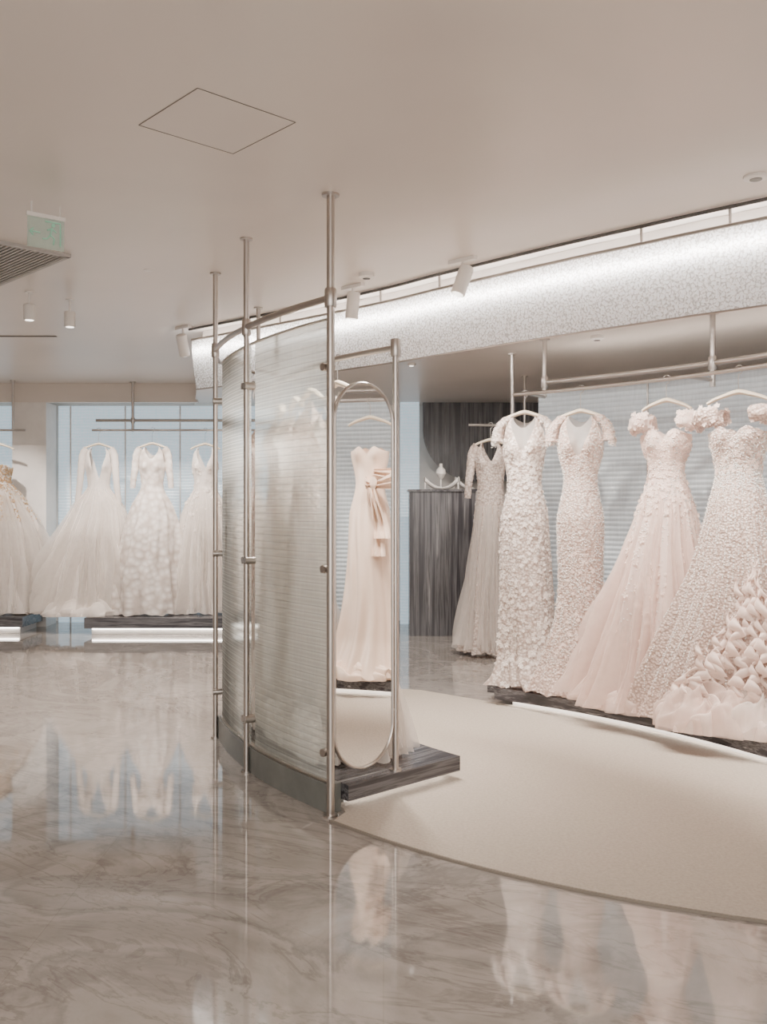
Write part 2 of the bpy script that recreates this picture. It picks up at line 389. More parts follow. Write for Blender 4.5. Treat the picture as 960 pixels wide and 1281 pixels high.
for a in(52.4,36.4,18,2):
    p=pol(C2,4.95,a); pole(b,p.x,p.y,2.3 if a!=52.4 else 2.43,HL,.019,True,False); collar(b,p.x,p.y,2.46,.09,.028)
    q=pol(C2,4.66,a,2.345); b.sweep([(p.x,p.y,2.345),q],.012,10)
    if a==52.4: b.sweep([(p.x,p.y,2.345),(p.x,p.y,2.45)],.018,12)
b.out('rail_tubes','nickel',e)

# ---------------------------------------------------------------- dresses
def interp(prof,z):
    if z>=prof[0][0]: return prof[0][1:]
    if z<=prof[-1][0]: return prof[-1][1:]
    for i in range(len(prof)-1):
        a,c=prof[i],prof[i+1]
        if a[0]>=z>=c[0]:
            t=(a[0]-z)/(a[0]-c[0]); p=prof[max(i-1,0)]; q=prof[min(i+2,len(prof)-1)]
            res=[]
            for k in range(1,len(a)):
                def slope(u,v): 
                    d=(u[0]-v[0]); return (v[k]-u[k])/d if d else 0
                h=a[0]-c[0]; s=slope(a,c); s0=slope(p,a) if p is not a else s; s1=slope(c,q) if q is not c else s
                m0=0 if s0*s<=0 else 2*s0*s/(s0+s); m1=0 if s1*s<=0 else 2*s1*s/(s1+s)
                t2=t*t;t3=t2*t
                res.append((2*t3-3*t2+1)*a[k]+(t3-2*t2+t)*h*m0+(-2*t3+3*t2)*c[k]+(t3-t2)*h*m1)
            return res
def surf(prof,fold,seed,scale=1.0,bz=1.92):
    rnd=random.Random(seed); ph=[rnd.uniform(0,6.28) for _ in range(8)]; n1,n2,n3=fold
    def S(th,z):
        hx,hy,amp,xo,yo=interp(prof,z)
        zz=z*1.3
        f=.42*math.sin(n1*th+ph[0]+.7*math.sin(zz*2+ph[4]))+.33*math.sin(n2*th+ph[1]+1.1*math.sin(zz*3+ph[5]))+.25*math.sin(n3*th+ph[2]+1.3*math.sin(zz*4+ph[6]))
        f+=.25*math.sin(3*th+ph[3]+zz*2)
        k=(1+amp*f)*scale; s=math.sin(th); c=math.cos(th)
        bb=0
        if s<0: bb=-.04*math.exp(-((z-bz)/.065)**2)*math.exp(-((abs(c)-.48)/.26)**2)
        return Vector((xo+hx*c*k, yo+hy*s*k+bb, z))
    return S
def shell(mb,S,zh,ztop,N=200,R=90,hem=.01,seed=0):
    rnd=random.Random(seed); ph=rnd.uniform(0,6)
    vs=[]
    for j in range(R+1):
        t=j/R; t=1-(1-t)**1.25
        for i in range(N):
            th=2*pi*i/N; zt=ztop(th); z=zh+(zt-zh)*t
            p=S(th,z)
            if t<.12: p.z+= (1-t/.12)*hem*(math.sin(9*th+ph)+.6*math.sin(23*th+2*ph)+1.6)
            vs.append(p)
    fs=[(j*N+i,j*N+(i+1)%N,(j+1)*N+(i+1)%N,(j+1)*N+i) for j in range(R) for i in range(N)]
    mb.add(vs,fs)
def necktop(zarm,zsh,zneck,strap=True,zback=None):
    def f(th):
        c=abs(math.cos(th)); front=math.sin(th)<0
        zn=zneck if front else (zback or zneck+.05)
        if not strap:
            return zarm-.0+ .035*math.exp(-((c-.45)/.25)**2)-(.03 if c<.2 else 0)*(1-c/.2)
        if c>.66: 
            t=min(1,(c-.66)/.30); t=t*t*(3-2*t); return lin(zsh,zarm,t)
        t=min(1,(.66-c)/.55); t=t**.8; return lin(zsh,zn,t)
    return f
def flower(mb,p,nrm,s,rnd,k=5,lift=.5):
    nrm=nrm.normalized(); a=Vector((0,0,1)) if abs(nrm.z)<.9 else Vector((1,0,0)); u=nrm.cross(a).normalized(); w=nrm.cross(u)
    r0=rnd.uniform(0,6.28)
    for i in range(k):
        an=r0+2*pi*i/k; d=u*math.cos(an)+w*math.sin(an); e=u*-math.sin(an)+w*math.cos(an); l=rnd.uniform(.3,1)*lift
        mb.add([p+nrm*.003,p+d*s*.6+e*s*.42+nrm*(s*.4*l),p+d*s*1.05+nrm*s*l,p+d*s*.6-e*s*.42+nrm*(s*.4*l)],[(0,1,2,3)])
def bead(mb,p,s):
    mb.add([p+Vector(q)*s for q in((1,0,0),(-1,0,0),(0,1,0),(0,-1,0),(0,0,1),(0,0,-1))],[(0,2,4),(2,1,4),(1,3,4),(3,0,4),(2,0,5),(1,2,5),(3,1,5),(0,3,5)])
def snorm(S,th,z):
    p=S(th,z); a=S(th+.02,z)-p; c=S(th,z+.01)-p; n=a.cross(c)
    if n.length<1e-9: n=Vector((0,-1,0))
    n.normalize()
    if n.dot(Vector((math.cos(th),math.sin(th),0)))<0: n=-n
    return p,n
def hanger(par,zr,zs,w=.19):
    mb=MB(); zn=zs+.035
    pts=[Vector((-w,0,zs-.03)),Vector((-w*.75,0,zs-.005)),Vector((-w*.35,0,zs+.02)),Vector((0,0,zn)),Vector((w*.35,0,zs+.02)),Vector((w*.75,0,zs-.005)),Vector((w,0,zs-.03))]
    q=cr(pts,5); mb.sweep(q,.014,10,fl=1.5,taper=[.7+.5*(1-abs(2*i/(len(q)-1)-1)) for i in range(len(q))]); mb.out('hanger_body','cream',par)
    mb=MB()
    hh=[Vector((0,0,zn)),Vector((0,0,zr-.04)),Vector((.012,0,zr-.028)),Vector((.024,0,zr-.008)),Vector((.024,0,zr+.012)),Vector((.012,0,zr+.024)),Vector((-.006,0,zr+.024)),Vector((-.02,0,zr+.012))]
    mb.sweep(cr(hh,4),.003,6); mb.out('hanger_hook','nickel',par)
def drape_sleeve(mb,side,zc,w=.21,h=.055,th=.03,seed=0,y=.13):
    vs=[]; n=44; seg=24
    for i in range(n+1):
        t=i/n; a=lin(-pi*.62,pi*.62,t)
        cx=side*(.10+(w-.10)*math.cos(a*.8)); cy=y*math.sin(a); cz=zc+.03*abs(math.sin(a))
        for k in range(seg):
            b_=2*pi*k/seg; r=1+.10*math.sin(3*b_+i*.2+seed)+.06*math.sin(6*b_-i*.5)
            rad_=Vector((side*math.cos(a),math.sin(a),0))
            vs.append(Vector((cx,cy,cz))+rad_*(math.cos(b_)*th*r)+Vector((0,0,1))*(math.sin(b_)*h*r))
    mb.add(vs,[(i*seg+k,i*seg+(k+1)%seg,(i+1)*seg+(k+1)%seg,(i+1)*seg+k) for i in range(n) for k in range(seg)])
    return vs
def cascade(mb,S,th0,th1,z0,z1,waves=7,out=.07,amp=.06,seed=0):
    rnd=random.Random(seed); ph=rnd.uniform(0,6); ph2=rnd.uniform(0,6); vs=[]; K=9; n=int(waves*24)
    for i in range(n+1):
        t=i/n; th=lin(th0,th1,t)+.07*math.sin(4*t*pi+ph2); z=lin(z0,z1,t); p=S(th,z)
        nr=Vector((math.cos(th),math.sin(th)*1.2,0)).normalized(); tan=Vector((-nr.y,nr.x,0))
        q=2*pi*waves*(t+.04*math.sin(6*t+ph2))+ph
        s=math.sin(q)+.2*math.sin(2*q+ph2); c=math.cos(q); g=(.45+.55*min(1,3*t))*(1+.35*math.sin(q*.37+ph2))
        for k in range(K+1):
            u=k/K
            vs.append(p+nr*(out*g*(math.sin(u*pi*.7))*(1+.12*c)-.006)+tan*(amp*g*s*(u**1.1))+Vector((0,0,-1))*(.055*g*u*u+.008*c*u))
    k1=K+1
    mb.add(vs,[(i*k1+k,(i+1)*k1+k,(i+1)*k1+k+1,i*k1+k+1) for i in range(n) for k in range(K)])

def make_dress(loc,rz,prof,zh,neck,mat='ivory',over=None,overz=1.6,fold=(7,13,22),seed=1,zr=2.345,zs=2.17,hw=.18,sleeves=None,flowers=None,beads=None,ruffles=None,petalmat='petal',golden=False,bow=False,bz=1.92,illusion=None):
    e=empty('wedding_dress',(loc[0],loc[1],0),rz)
    S=surf(prof,fold,seed,bz=bz); mb=MB(); shell(mb,S,zh,neck,seed=seed); mb.out('gown',mat,e)
    rnd=random.Random(seed*3+1)
    if illusion:
        il=necktop(illusion[0],illusion[1],illusion[2]); S2=surf([[q[0],q[1]*.985,q[2]*.97]+list(q[3:]) for q in prof],fold,seed,bz=bz); mi=MB()
        vs=[];N_=120;R_=14
        for j in range(R_+1):
            for i in range(N_):
                th=2*pi*i/N_; vs.append(S2(th,lin(1.85,il(th),j/R_)))
        mi.add(vs,[(j*N_+i,j*N_+(i+1)%N_,(j+1)*N_+(i+1)%N_,(j+1)*N_+i) for j in range(R_) for i in range(N_)]); mi.out('illusion_neckline','tulle',e)
    if over:
        for k in range(2):
            pr=[list(q) for q in prof]
            for q in pr:
                t=max(0,min(1,(overz-q[0])/.9)); q[3]*=1+.6*t; q[1]*=1+(.05+.06*k)*t; q[2]*=1+(.05+.06*k)*t
            So=surf(pr,(fold[0]+2+k,fold[1]+5,fold[2]+9+k*4),seed+10+k,bz=bz); mo=MB()
            shell(mo,So,zh+.01+.05*k,lambda th:overz+.0,seed=seed+k,N=260,R=60,hem=.015); mo.out('tulle_layer',over,e)
    hanger(e,zr,zs,hw)
    mf=MB(); mbd=MB()
    if sleeves:
        kind=sleeves[0]
        ms=MB()
        for s in(-1,1):
            if kind=='drape':
                vs=drape_sleeve(ms,s,sleeves[1],sleeves[2],sleeves[3],sleeves[4],seed+s)
                for _ in range(sleeves[5]):
                    p=rnd.choice(vs); c=Vector((s*.12,0,sleeves[1])); 
                    if (p-c).length>.04: flower(mf,p,(p-c),rnd.uniform(.012,.021),rnd)
                for _ in range(200):
                    p=rnd.choice(vs); bead(mbd,p,.004)
            elif kind=='cap':
                pts=[Vector((s*.10,0,zs-.01)),Vector((s*.15,0,zs-.03)),Vector((s*.185,-.01,zs-.08)),Vector((s*.20,-.01,zs-.14)),Vector((s*.205,-.01,zs-.185))]
                q=cr(pts,5); ms.sweep(q,.05,18,fl=1.0,taper=[.5+.5*i/(len(q)-1)+.05*math.sin(i*1.7) for i in range(len(q))])
                for _ in range(sleeves[1]):
                    i=rnd.randrange(2,len(q)); a=rnd.uniform(0,6.28); d=Vector((s*abs(math.cos(a)),math.sin(a),-.4)); p=q[i]+d.normalized()*.045; flower(mf,p,d,rnd.uniform(.012,.022),rnd)
                for _ in range(260):
                    i=rnd.randrange(2,len(q)); a=rnd.uniform(0,6.28); d=Vector((s*abs(math.cos(a)),math.sin(a),-.4)).normalized(); bead(mbd,q[i]+d*.05+Vector((0,0,rnd.uniform(-.03,.02))),.005)
            elif kind=='long':
                Ln=sleeves[1]
                pts=[Vector((s*.13,0,zs-.03)),Vector((s*.18,0,zs-.10)),Vector((s*.20,-.02,zs-.28)),Vector((s*.215,-.03,zs-.28-Ln*.4)),Vector((s*(.225+sleeves[2]),-.03,zs-.25-Ln))]
                q=cr(pts,6); ms.sweep(q,.05,18,fl=.85,taper=[1.05-.4*i/(len(q)-1)+.05*math.sin(i*2.1) for i in range(len(q))])
        ms.out('sleeves',mat,e)
    if flowers:
        for (n,za,zb,s0,s1) in flowers:
            for _ in range(n):
                th=rnd.uniform(0,2*pi) if rnd.random()<.2 else rnd.uniform(pi,2*pi); z=rnd.uniform(za,zb)
                if z>neck(th)-.01: continue
                p,nr=snorm(S,th,z); flower(mf,p+nr*(.004),nr,rnd.uniform(s0,s1),rnd)
    if beads:
        for q in beads:
            n,za,zb,s0=q[:4]
            for _ in range(n):
                th=rnd.uniform(pi*.9,2.1*pi); z=rnd.uniform(za,zb)
                if len(q)>4: th=round(th*q[4]/pi)*pi/q[4]+.02*math.sin(z*9)
                if z>neck(th)-.005: continue
                p,nr=snorm(S,th,z); bead(mbd,p+nr*.002,rnd.uniform(.6,1.2)*s0)
    if mf.v: mf.out('appliques',petalmat,e,False)
    if mbd.v: mbd.out('beading','gold' if golden else 'pearl',e,False)
    if ruffles:
        mr=MB()
        for i,r in enumerate(ruffles): cascade(mr,S,*r,seed=i)
        mk('ruffles',mr.v,mr.f,petalmat,e)
    if bow:
        mw=MB()
        for (sx,dz,L,wd) in((1,.05,.19,.15),(-1,.02,.06,.10),(1,-.42,.08,.13),(.6,-.56,.08,.11)):
            vs=[];n=26
            for i in range(n+1):
                t=i/n
                if dz>0: x=sx*L*math.sin(pi*t)**.8; y=-.13-.07*math.sin(2*pi*t); zc=dz*2*t
                else: x=sx*L*t; y=-.15-.03*math.sin(t*7); zc=dz*t
                ww=wd*(.35+.65*(math.sin(pi*t) if dz>0 else t))
                for k in range(9):
                    u=k/8-.5; vs.append(Vector((-.06-x+(0 if dz>0 else u*ww),y+.022*math.sin(u*14+t*3),1.66+zc+(u*ww if dz>0 else 0))))
            mw.add(vs,[(i*9+k,(i+1)*9+k,(i+1)*9+k+1,i*9+k+1) for i in range(n) for k in range(8)])
        mw.lathe((-.06,-.15,1.67),[(.01,-.05),(.03,-.03),(.035,.02),(.015,.05)],14)
        mw.out('bow','satin',e)
    return e
T=.14
make_dress(pol(C2,4.66,52.6),rad(-18),[(2.18,.12,.05,0,0,0),(2.08,.165,.09,.0,0,0),(1.94,.16,.11,.01,0,0),(1.69,.125,.10,.02,0,0),(1.40,.175,.13,.03,0,0),(.9,.195,.16,.07,.01,0),(.42,.22,.18,.12,.03,0),(.22,.28,.22,.18,.07,-.02),(T,.38,.24,.22,.13,-.03)],T,
 necktop(2.0,2.17,1.92),'ivory',seed=3,sleeves=('cap',45),flowers=[(420,.3,1.95,.010,.019),(160,1.6,2.0,.009,.014),(110,.15,.7,.016,.026)],beads=[(2200,.3,2.0,.0045)],illusion=(2.0,2.17,2.08))
make_dress(pol(C2,4.66,46.8),rad(-22),[(2.15,.12,.05,0,0,0),(2.06,.165,.09,.0,0,0),(1.92,.165,.12,.01,0,0),(1.69,.12,.10,.01,0,0),(1.36,.17,.14,.02,0,0),(.95,.16,.14,.03,0,0),(.68,.18,.15,.07,-.01,0),(.4,.26,.19,.14,-.03,0),(T,.36,.25,.2,-.04,-.02)],T,
 necktop(1.98,2.15,1.86),'blush',seed=5,sleeves=('cap',60),flowers=[(130,.2,1.2,.010,.018)],beads=[(4200,.25,2.05,.005)],fold=(6,11,19),zs=2.15,illusion=(1.98,2.15,2.06),petalmat='bpetal')
make_dress(pol(C2,4.66,38.3),rad(-28),[(2.12,.15,.09,0,0,0),(1.98,.165,.12,.0,0,0),(1.90,.155,.12,.01,0,0),(1.74,.11,.095,.01,0,0),(1.52,.17,.14,.06,0,0),(1.2,.24,.19,.15,-.02,0),(.85,.32,.24,.2,-.04,0),(.45,.40,.27,.24,-.07,0),(T,.47,.31,.26,-.10,0)],T,
 necktop(1.97,2.02,1.9,False),'pinks',over='pinkt',overz=1.55,seed=8,sleeves=('drape',2.03,.215,.05,.032,90),flowers=[(340,1.4,2.0,.012,.022),(230,.3,1.4,.012,.024)],beads=[(1400,1.3,2.0,.005),(1200,.3,1.4,.005)],fold=(9,17,29),hw=.16,petalmat='bpetal')
rf=[]; rg=random.Random(5)
for i in range(17):
    th=lin(4.25,5.95,i/16); top=1.22-.58*abs(i-9.5)/9.5
    rf.append((lin(5.1,th,.6),th+rg.uniform(-.08,.08),top+rg.uniform(-.06,.08),.19,rg.uniform(7,10)*(top/1.1),rg.uniform(.035,.055),rg.uniform(.032,.048)))
make_dress(pol(C2,4.66,31.6),rad(-34),[(2.12,.17,.10,0,0,0),(1.98,.18,.13,.0,0,0),(1.88,.17,.13,.01,0,0),(1.72,.135,.11,.01,0,0),(1.5,.18,.16,.04,0,0),(1.2,.25,.21,.08,0,0),(.85,.35,.26,.12,-.04,0),(.5,.47,.29,.14,-.09,0),(.26,.53,.30,.16,-.12,0),(T,.56,.31,.18,-.13,0)],T,
 necktop(1.95,2.02,1.9,False),'blush',over=None,seed=12,sleeves=('drape',2.03,.24,.05,.038,40),flowers=[(60,1.7,2.0,.012,.02)],beads=[(4800,.3,1.75,.0052,30),(1500,1.6,2.0,.005)],ruffles=rf,fold=(8,15,25),petalmat='bpetal',hw=.19)
def tulle_pile(loc,rx,ry,h,seed=1,par=None,m1='pinkt',m2='pinks'):
    rnd=random.Random(seed)
    for k in range(2):
        ph=[rnd.uniform(0,6) for _ in range(6)]; vs=[]; N_=150; R_=34
        for j in range(R_+1):
            t=j/R_
            for i in range(N_):
                th=2*pi*i/N_; f=1+.12*math.sin(4*th+ph[0]+t*3)+.07*math.sin(9*th+ph[1]-t*4)+.05*math.sin(17*th+ph[2])
                r=math.sin(t*pi/2)**.8*f*(1-.12*k)
                z=h*(math.cos(t*pi/2)**.6)*(1+.25*math.sin(4*th+ph[3]+t*7)+.18*math.sin(7*th+ph[4]+t*12)+.10*math.sin(15*th+t*9))*(1-.18*k)
                vs.append(Vector((loc[0]+rx*r*math.cos(th),loc[1]+ry*r*math.sin(th),loc[2]+max(0.003,z))))
        mb=MB(); mb.add(vs,[(j*N_+i,j*N_+(i+1)%N_,(j+1)*N_+(i+1)%N_,(j+1)*N_+i) for j in range(R_) for i in range(N_)])
        mk('tulle_train',mb.v,mb.f,m1 if k==0 else m2,par)
D=bpy.data.objects
tulle_pile((-.14,-.30,T),.30,.15,.20,seed=4,par=D['wedding_dress.003'],m1='pinkt',m2='bpetal'); tulle_pile((.18,-.27,T),.26,.14,.18,seed=14,par=D['wedding_dress.003'],m1='tulle',m2='bpetal')
tulle_pile((-.18,-.16,T),.34,.18,.16,seed=6,par=D['wedding_dress.002'])
tulle_pile((.20,-.06,T),.26,.15,.13,seed=9,par=D['wedding_dress'])
tulle_pile((.10,-.10,T),.28,.15,.11,seed=19,par=D['wedding_dress.001'])
make_dress(pol(C2,4.66,22.5),rad(-66),[(2.15,.12,.05,0,0,0),(1.98,.165,.12,.0,0,0),(1.7,.12,.10,.01,0,0),(1.4,.18,.15,.04,0,0),(.9,.25,.2,.12,0,0),(.45,.32,.24,.16,0,0),(T,.36,.27,.2,0,0)],T,
 necktop(1.98,2.15,1.95),'ivory',over='tulle',overz=1.5,seed=15,fold=(9,17,27))
sat=make_dress(pol(C2,4.62,14.2),rad(-80),[(2.12,.05,.03,0,0,0),(2.06,.07,.05,0,0,0),(1.92,.155,.12,.01,0,0),(1.68,.115,.10,.015,0,0),(1.4,.165,.14,.06,0,0),(.9,.18,.17,.15,0,0),(.45,.23,.20,.2,0,0),(.25,.30,.23,.24,0,-.02),(T,.38,.26,.28,0,-.03)],T,
 necktop(1.93,2.0,1.9,False),'satin',seed=17,fold=(5,8,13),bow=True)
tulle_pile((.02,-.1,T),.36,.2,.12,seed=24,par=sat,m1='satin',m2='satin')
make_dress(pol(C2,4.66,6.0),rad(-90),[(2.15,.12,.05,0,0,0),(1.98,.165,.12,.0,0,0),(1.7,.12,.10,.01,0,0),(1.4,.18,.15,.04,0,0),(.9,.25,.2,.12,0,0),(.45,.32,.24,.16,0,0),(T,.36,.27,.2,0,0)],T,
 necktop(1.98,2.15,1.95),'ivory',over='tulle',overz=1.5,seed=19,fold=(9,17,27))
# dresses behind partition
for i,(a,sd) in enumerate(((213.5,21),(207.5,23),(200.5,25),(193,27))):
    R=lin(3.45,3.62,(221.4-a)/40)-(.0 if i<2 else .06)
    p=pol(C1,R,a); hy=.24 if i==0 else .18; yo=.10 if i==0 else 0
    d=make_dress(p,rad(a-270),[(2.12,.12,.05,0,0,0),(1.95,.165,.11,.0,0,0),(1.68,.12,.10,.01,0,0),(1.4,.17,.12,.04,0,0),(.9,.21,.14,.10,0,yo*.4),(.45,.30,.165+yo*.4,.12,0,yo*.8),(T,.36,hy,.14,.0,yo)],T,
     necktop(1.95,2.12,1.92),'ivory' if i%2 else 'lining',over='tulle',overz=1.4,seed=sd,fold=(9,17,27),zr=2.31,zs=2.14)
    if i<3: tulle_pile((0,-(3.66-R),T),.24,.085,.20,seed=50+i,par=d,m1='petal',m2='petal')

# ---------------------------------------------------------------- left alcove
e=empty('backlit_glass_wall')
b=MB(); b.box((-2.6,11.85,1.385),(3.12,.03,2.77)); b.box((-5.7,11.85,1.385),(2.2,.03,2.77)); b.out('glass_sheets','blueglass',e,False)
b=MB()
for x in(-4.0,-3.3,-2.6,-1.9,-5.2): b.box((x,11.82,1.385),(.018,.02,2.77))
b.out('mullions','white',e,False)
def rectplat(x0,x1,y0,y1):
    e=empty('display_platform'); b=MB(); b.box(((x0+x1)/2,(y0+y1)/2,.14),(x1-x0,y1-y0,.12)); b.out('stone_slab','dark3',e,False)
    b=MB(); b.box(((x0+x1)/2,(y0+y1)/2+.03,.04),(x1-x0-.12,y1-y0-.12,.079)); b.out('recessed_plinth','white',e,False)
    b=MB(); b.box(((x0+x1)/2,y0+.075,.068),(x1-x0-.14,.012,.012)); b.out('led_strip','led',e,False)
rectplat(-3.45,-.6,10.65,11.6); rectplat(-6.2,-4.2,10.75,11.38)
e=empty('garment_rail'); b=MB()
b.sweep([(-3.5,11.1,2.40),(-.6,11.1,2.40)],.014,12); b.sweep([(-3.5,11.25,2.53),(-.6,11.25,2.53)],.018,12)
for x in(-3.05,-1.2):
    pole(b,x,11.25,2.4,3.0 if x<-2.4 else HL,.018,True,False); b.sweep([(x,11.25,2.40),(x,11.1,2.40)],.012,10); collar(b,x,11.25,2.53,.07,.026)
b.out('rail_tubes','nickel',e)
e=empty('garment_rail'); b=MB()
b.sweep([(-6.2,11.1,2.40),(-4.3,11.1,2.40)],.014,12)
for x in(-5.9,-4.45): pole(b,x,11.1,2.4,3.0,.014,True,False)
b.out('rail_tubes','nickel',e)
L=.205
def gown(w0,w1,xo=0,d=.48):
    return [(2.2,.12,.05,0,0,0),(2.1,.165,.09,0,0,0),(1.98,.16,.12,.01,0,0),(1.74,.13,.10,.02,0,0),(1.5,w0*1.15,.16,.08,0,0),(1.1,lin(w0,w1,.5),lin(w0,w1*.6,.35),.14,xo*.4,0),(.7,lin(w0,w1,.8),lin(w0,w1*.6,.4),.18,xo*.7,0),(L,w1,w1*d,.2,xo,0)]
kw=dict(zr=2.40,zs=2.2,bz=1.96)
make_dress((-4.62,11.08),rad(12),[(2.2,.12,.05,0,0,0),(2.0,.17,.12,0,0,0),(1.8,.14,.11,.02,0,0),(1.6,.28,.2,.1,0,0),(1.2,.46,.28,.14,0,0),(.7,.56,.30,.16,0,0),(L,.60,.30,.18,0,0)],L,necktop(1.95,2.02,1.95,False),'lining',over='tulle',overz=1.72,seed=31,fold=(11,19,31),beads=[(800,1.5,1.98,.012),(400,1.3,1.6,.012)],golden=True,**kw)
make_dress((-3.42,11.1),rad(8),gown(.24,.56,-.12),L,necktop(2.0,2.2,1.78),'lining',over='tulle',overz=1.7,seed=33,fold=(10,19,31),sleeves=('long',.45,.02),**kw)
make_dress((-2.75,11.0),rad(4),gown(.20,.48,-.04),L,necktop(2.0,2.2,2.05),'quilt',seed=35,fold=(7,11,17),sleeves=('long',.25,0.0),**kw)
make_dress((-2.14,11.1),rad(0),gown(.2,.42,0),L,necktop(2.0,2.2,1.9),'lining',over='tulle',overz=1.7,seed=37,fold=(10,19,31),flowers=[(120,1.2,2.0,.015,.025)],**kw)
make_dress((-1.45,11.1),rad(0),gown(.2,.34,0),L,necktop(2.0,2.2,1.9),'ivory',seed=39,fold=(10,19,31),**kw)
tulle_pile((-.15,-.2,L-.003),.42,.2,.14,seed=61,par=D['wedding_dress.012'],m1='tulle',m2='lining')

# ---------------------------------------------------------------- back centre
b=MB(); b.box((.33,11.7,1.4),(.24,.1,HL)); b.out('backlit_glass_panel','blueglass',None,False)
e=empty('striped_stone_wall_panel')
pl=[(.50,2.8),(.50,2.45)]
for i in range(13):
    a=rad(lin(180,270,i/12)); pl.append((1.20+.70*math.cos(a),2.45+.65*math.sin(a)))
pl+=[(2.6,1.8),(2.6,2.8)]
n=len(pl); b=MB(); b.add([(x,11.70,z) for x,z in pl]+[(x,11.78,z) for x,z in pl],[tuple(range(n)),tuple(range(2*n-1,n-1,-1))]+[(i,n+i,n+(i+1)%n,(i+1)%n) for i in range(n)])
b.out('stone_slab','darkv',e,False)
e=empty('striped_stone_counter')
b=MB(); b.box((.68,10.85,.83),(.76,.5,1.66)); b.out('body','darkv',e,False)
b=MB(); b.box((.68,10.85,1.67),(.80,.54,.025)); b.out('top','dark',e,False)
def shoe(x,y,z,rz):
    e=empty('bridal_shoe',(x,y,z),rz); b=MB(); vs=[]; n=16; seg=12
    for i in range(n+1):
        t=i/n; cx=lin(-.11,.12,t); sole=.085*(1-min(1,t/.62))**1.5*(1 if t<.62 else 0); hgt=.055*(1-t)**.6+.018; w=.028+.014*math.sin(pi*min(1,t*1.0))
        if t>.8: w*=1-.9*((t-.8)/.2)**2
        for k in range(seg):
            a=2*pi*k/seg; vs.append(Vector((cx,w*math.cos(a),sole+hgt*.5+hgt*.5*math.sin(a)*(1 if math.sin(a)<0 else (.8)))))
    b.add(vs,[(i*seg+k,i*seg+(k+1)%seg,(i+1)*seg+(k+1)%seg,(i+1)*seg+k) for i in range(n) for k in range(seg)]+[tuple(range(seg))])
    b.sweep([(-.10,0,.09),(-.103,0,0)],.012,8,taper=[1,.45]); b.out('shoe_body','white',e)
shoe(.58,10.75,1.683,.3); shoe(.78,10.78,1.683,2.6); shoe(.95,10.85,1.683,.2)
e=empty('jewellery_stand',(.68,10.95,1.683)); b=MB(); b.lathe((0,0,0),[(.06,0),(.06,.012),(.01,.02),(.008,.12),(.03,.14),(.06,.19),(.05,.24),(.02,.27),(.018,.31)],20); b.out('bust','white',e)
e=empty('garment_rail'); b=MB()
pole(b,1.42,9.3,0,HL,.014); b.sweep([(.85,9.22,2.30),(1.42,9.3,2.30),(2.6,9.6,2.30)],.012,10); pole(b,2.6,9.6,0,HL,.014); b.out('rail_tubes','nickel',e)
make_dress((1.07,9.25),rad(-15),[(2.13,.12,.05,0,0,0),(1.98,.16,.12,0,0,0),(1.7,.13,.10,.01,0,0),(1.4,.16,.14,.04,0,0),(.9,.18,.18,.1,-.02,0),(.45,.22,.2,.14,-.03,0),(.03,.27,.24,.18,-.04,0)],.03,necktop(1.97,2.13,1.9),'ivory',over='tulle',overz=1.5,seed=41,zr=2.30,zs=2.12,sleeves=('long',.3,.0),beads=[(700,.3,2.0,.006)])

# ---------------------------------------------------------------- ceiling fixtures
e=empty('ceiling_access_hatch',(-.655,3.634,H-.0015),math.atan2(.199,.2168)); b=MB(); s=.22
for c,d in(((0,-s,0),(2*s,.002,.002)),((0,s,0),(2*s,.002,.002)),((-s,0,0),(.002,2*s,.002)),((s,0,0),(.002,2*s,.002))): b.box(c,d)
b.out('seam','seam',e,False); b=MB(); b.box((0,0,.0005),(2*s-.006,2*s-.006,.001)); b.out('panel','ceil',e,False)
e=empty('ceiling_air_grille',(-1.87,5.53,H-.01),rad(135)); b=MB()
Lx,Ly=1.3,.62
b.box((Lx/2,.012,0),(Lx,.025,.02)); b.box((Lx/2,Ly,0),(Lx,.025,.02)); b.box((.012,Ly/2,0),(.025,Ly,.02)); b.box((Lx,Ly/2,0),(.025,Ly,.02)); b.out('frame','grille',e,False)
b=MB()
for i in range(22): b.box((Lx/2,.03+i*.0275,0),(Lx-.04,.012,.014))
b.out('louvers','grille',e,False); b=MB(); b.box((Lx/2,Ly/2,.008),(Lx-.03,Ly-.03,.002)); b.out('duct','black',e,False)
b=MB(); b.box((-3.75,8.2,H-.004),(1.7,.03,.006)); b.out('linear_air_slot','seam',None,False)
e=empty('exit_sign',(-1.68,4.6,2.85),rad(38)); b=MB(); b.box((0,0,0),(.18,.006,.15)); b.out('acrylic_plate','signglass',e,False)
b=MB(); b.box((0,0,.085),(.19,.02,.02)); b.sweep([(-.07,0,.09),(-.07,0,.15)],.004,6); b.sweep([(.07,0,.09),(.07,0,.15)],.004,6); b.out('housing','white',e,False)
b=MB()
y=-.006
b.lathe((.035,y,.045),[(.009,-.002),(.009,.002)],14,Matrix.Rotation(pi/2,3,'X'))
for a,c in(((.03,.033),(.02,-.005)),((.02,-.005),(.04,-.02)),((.04,-.02),(.035,-.05)),((.02,-.005),(.005,-.025)),((.005,-.025),(-.018,-.028)),((.028,.028),(.05,.012)),((.028,.028),(.005,.018)),((-.03,0),(-.08,0)),((-.08,0),(-.062,.018)),((-.08,0),(-.062,-.018)),((.07,-.055),(.07,.06)),((.07,.06),(-.005,.06))):
    b.sweep([(a[0],y,a[1]),(c[0],y,c[1])],.0035,6)
b.out('running_figure_pictogram','green',e,False)
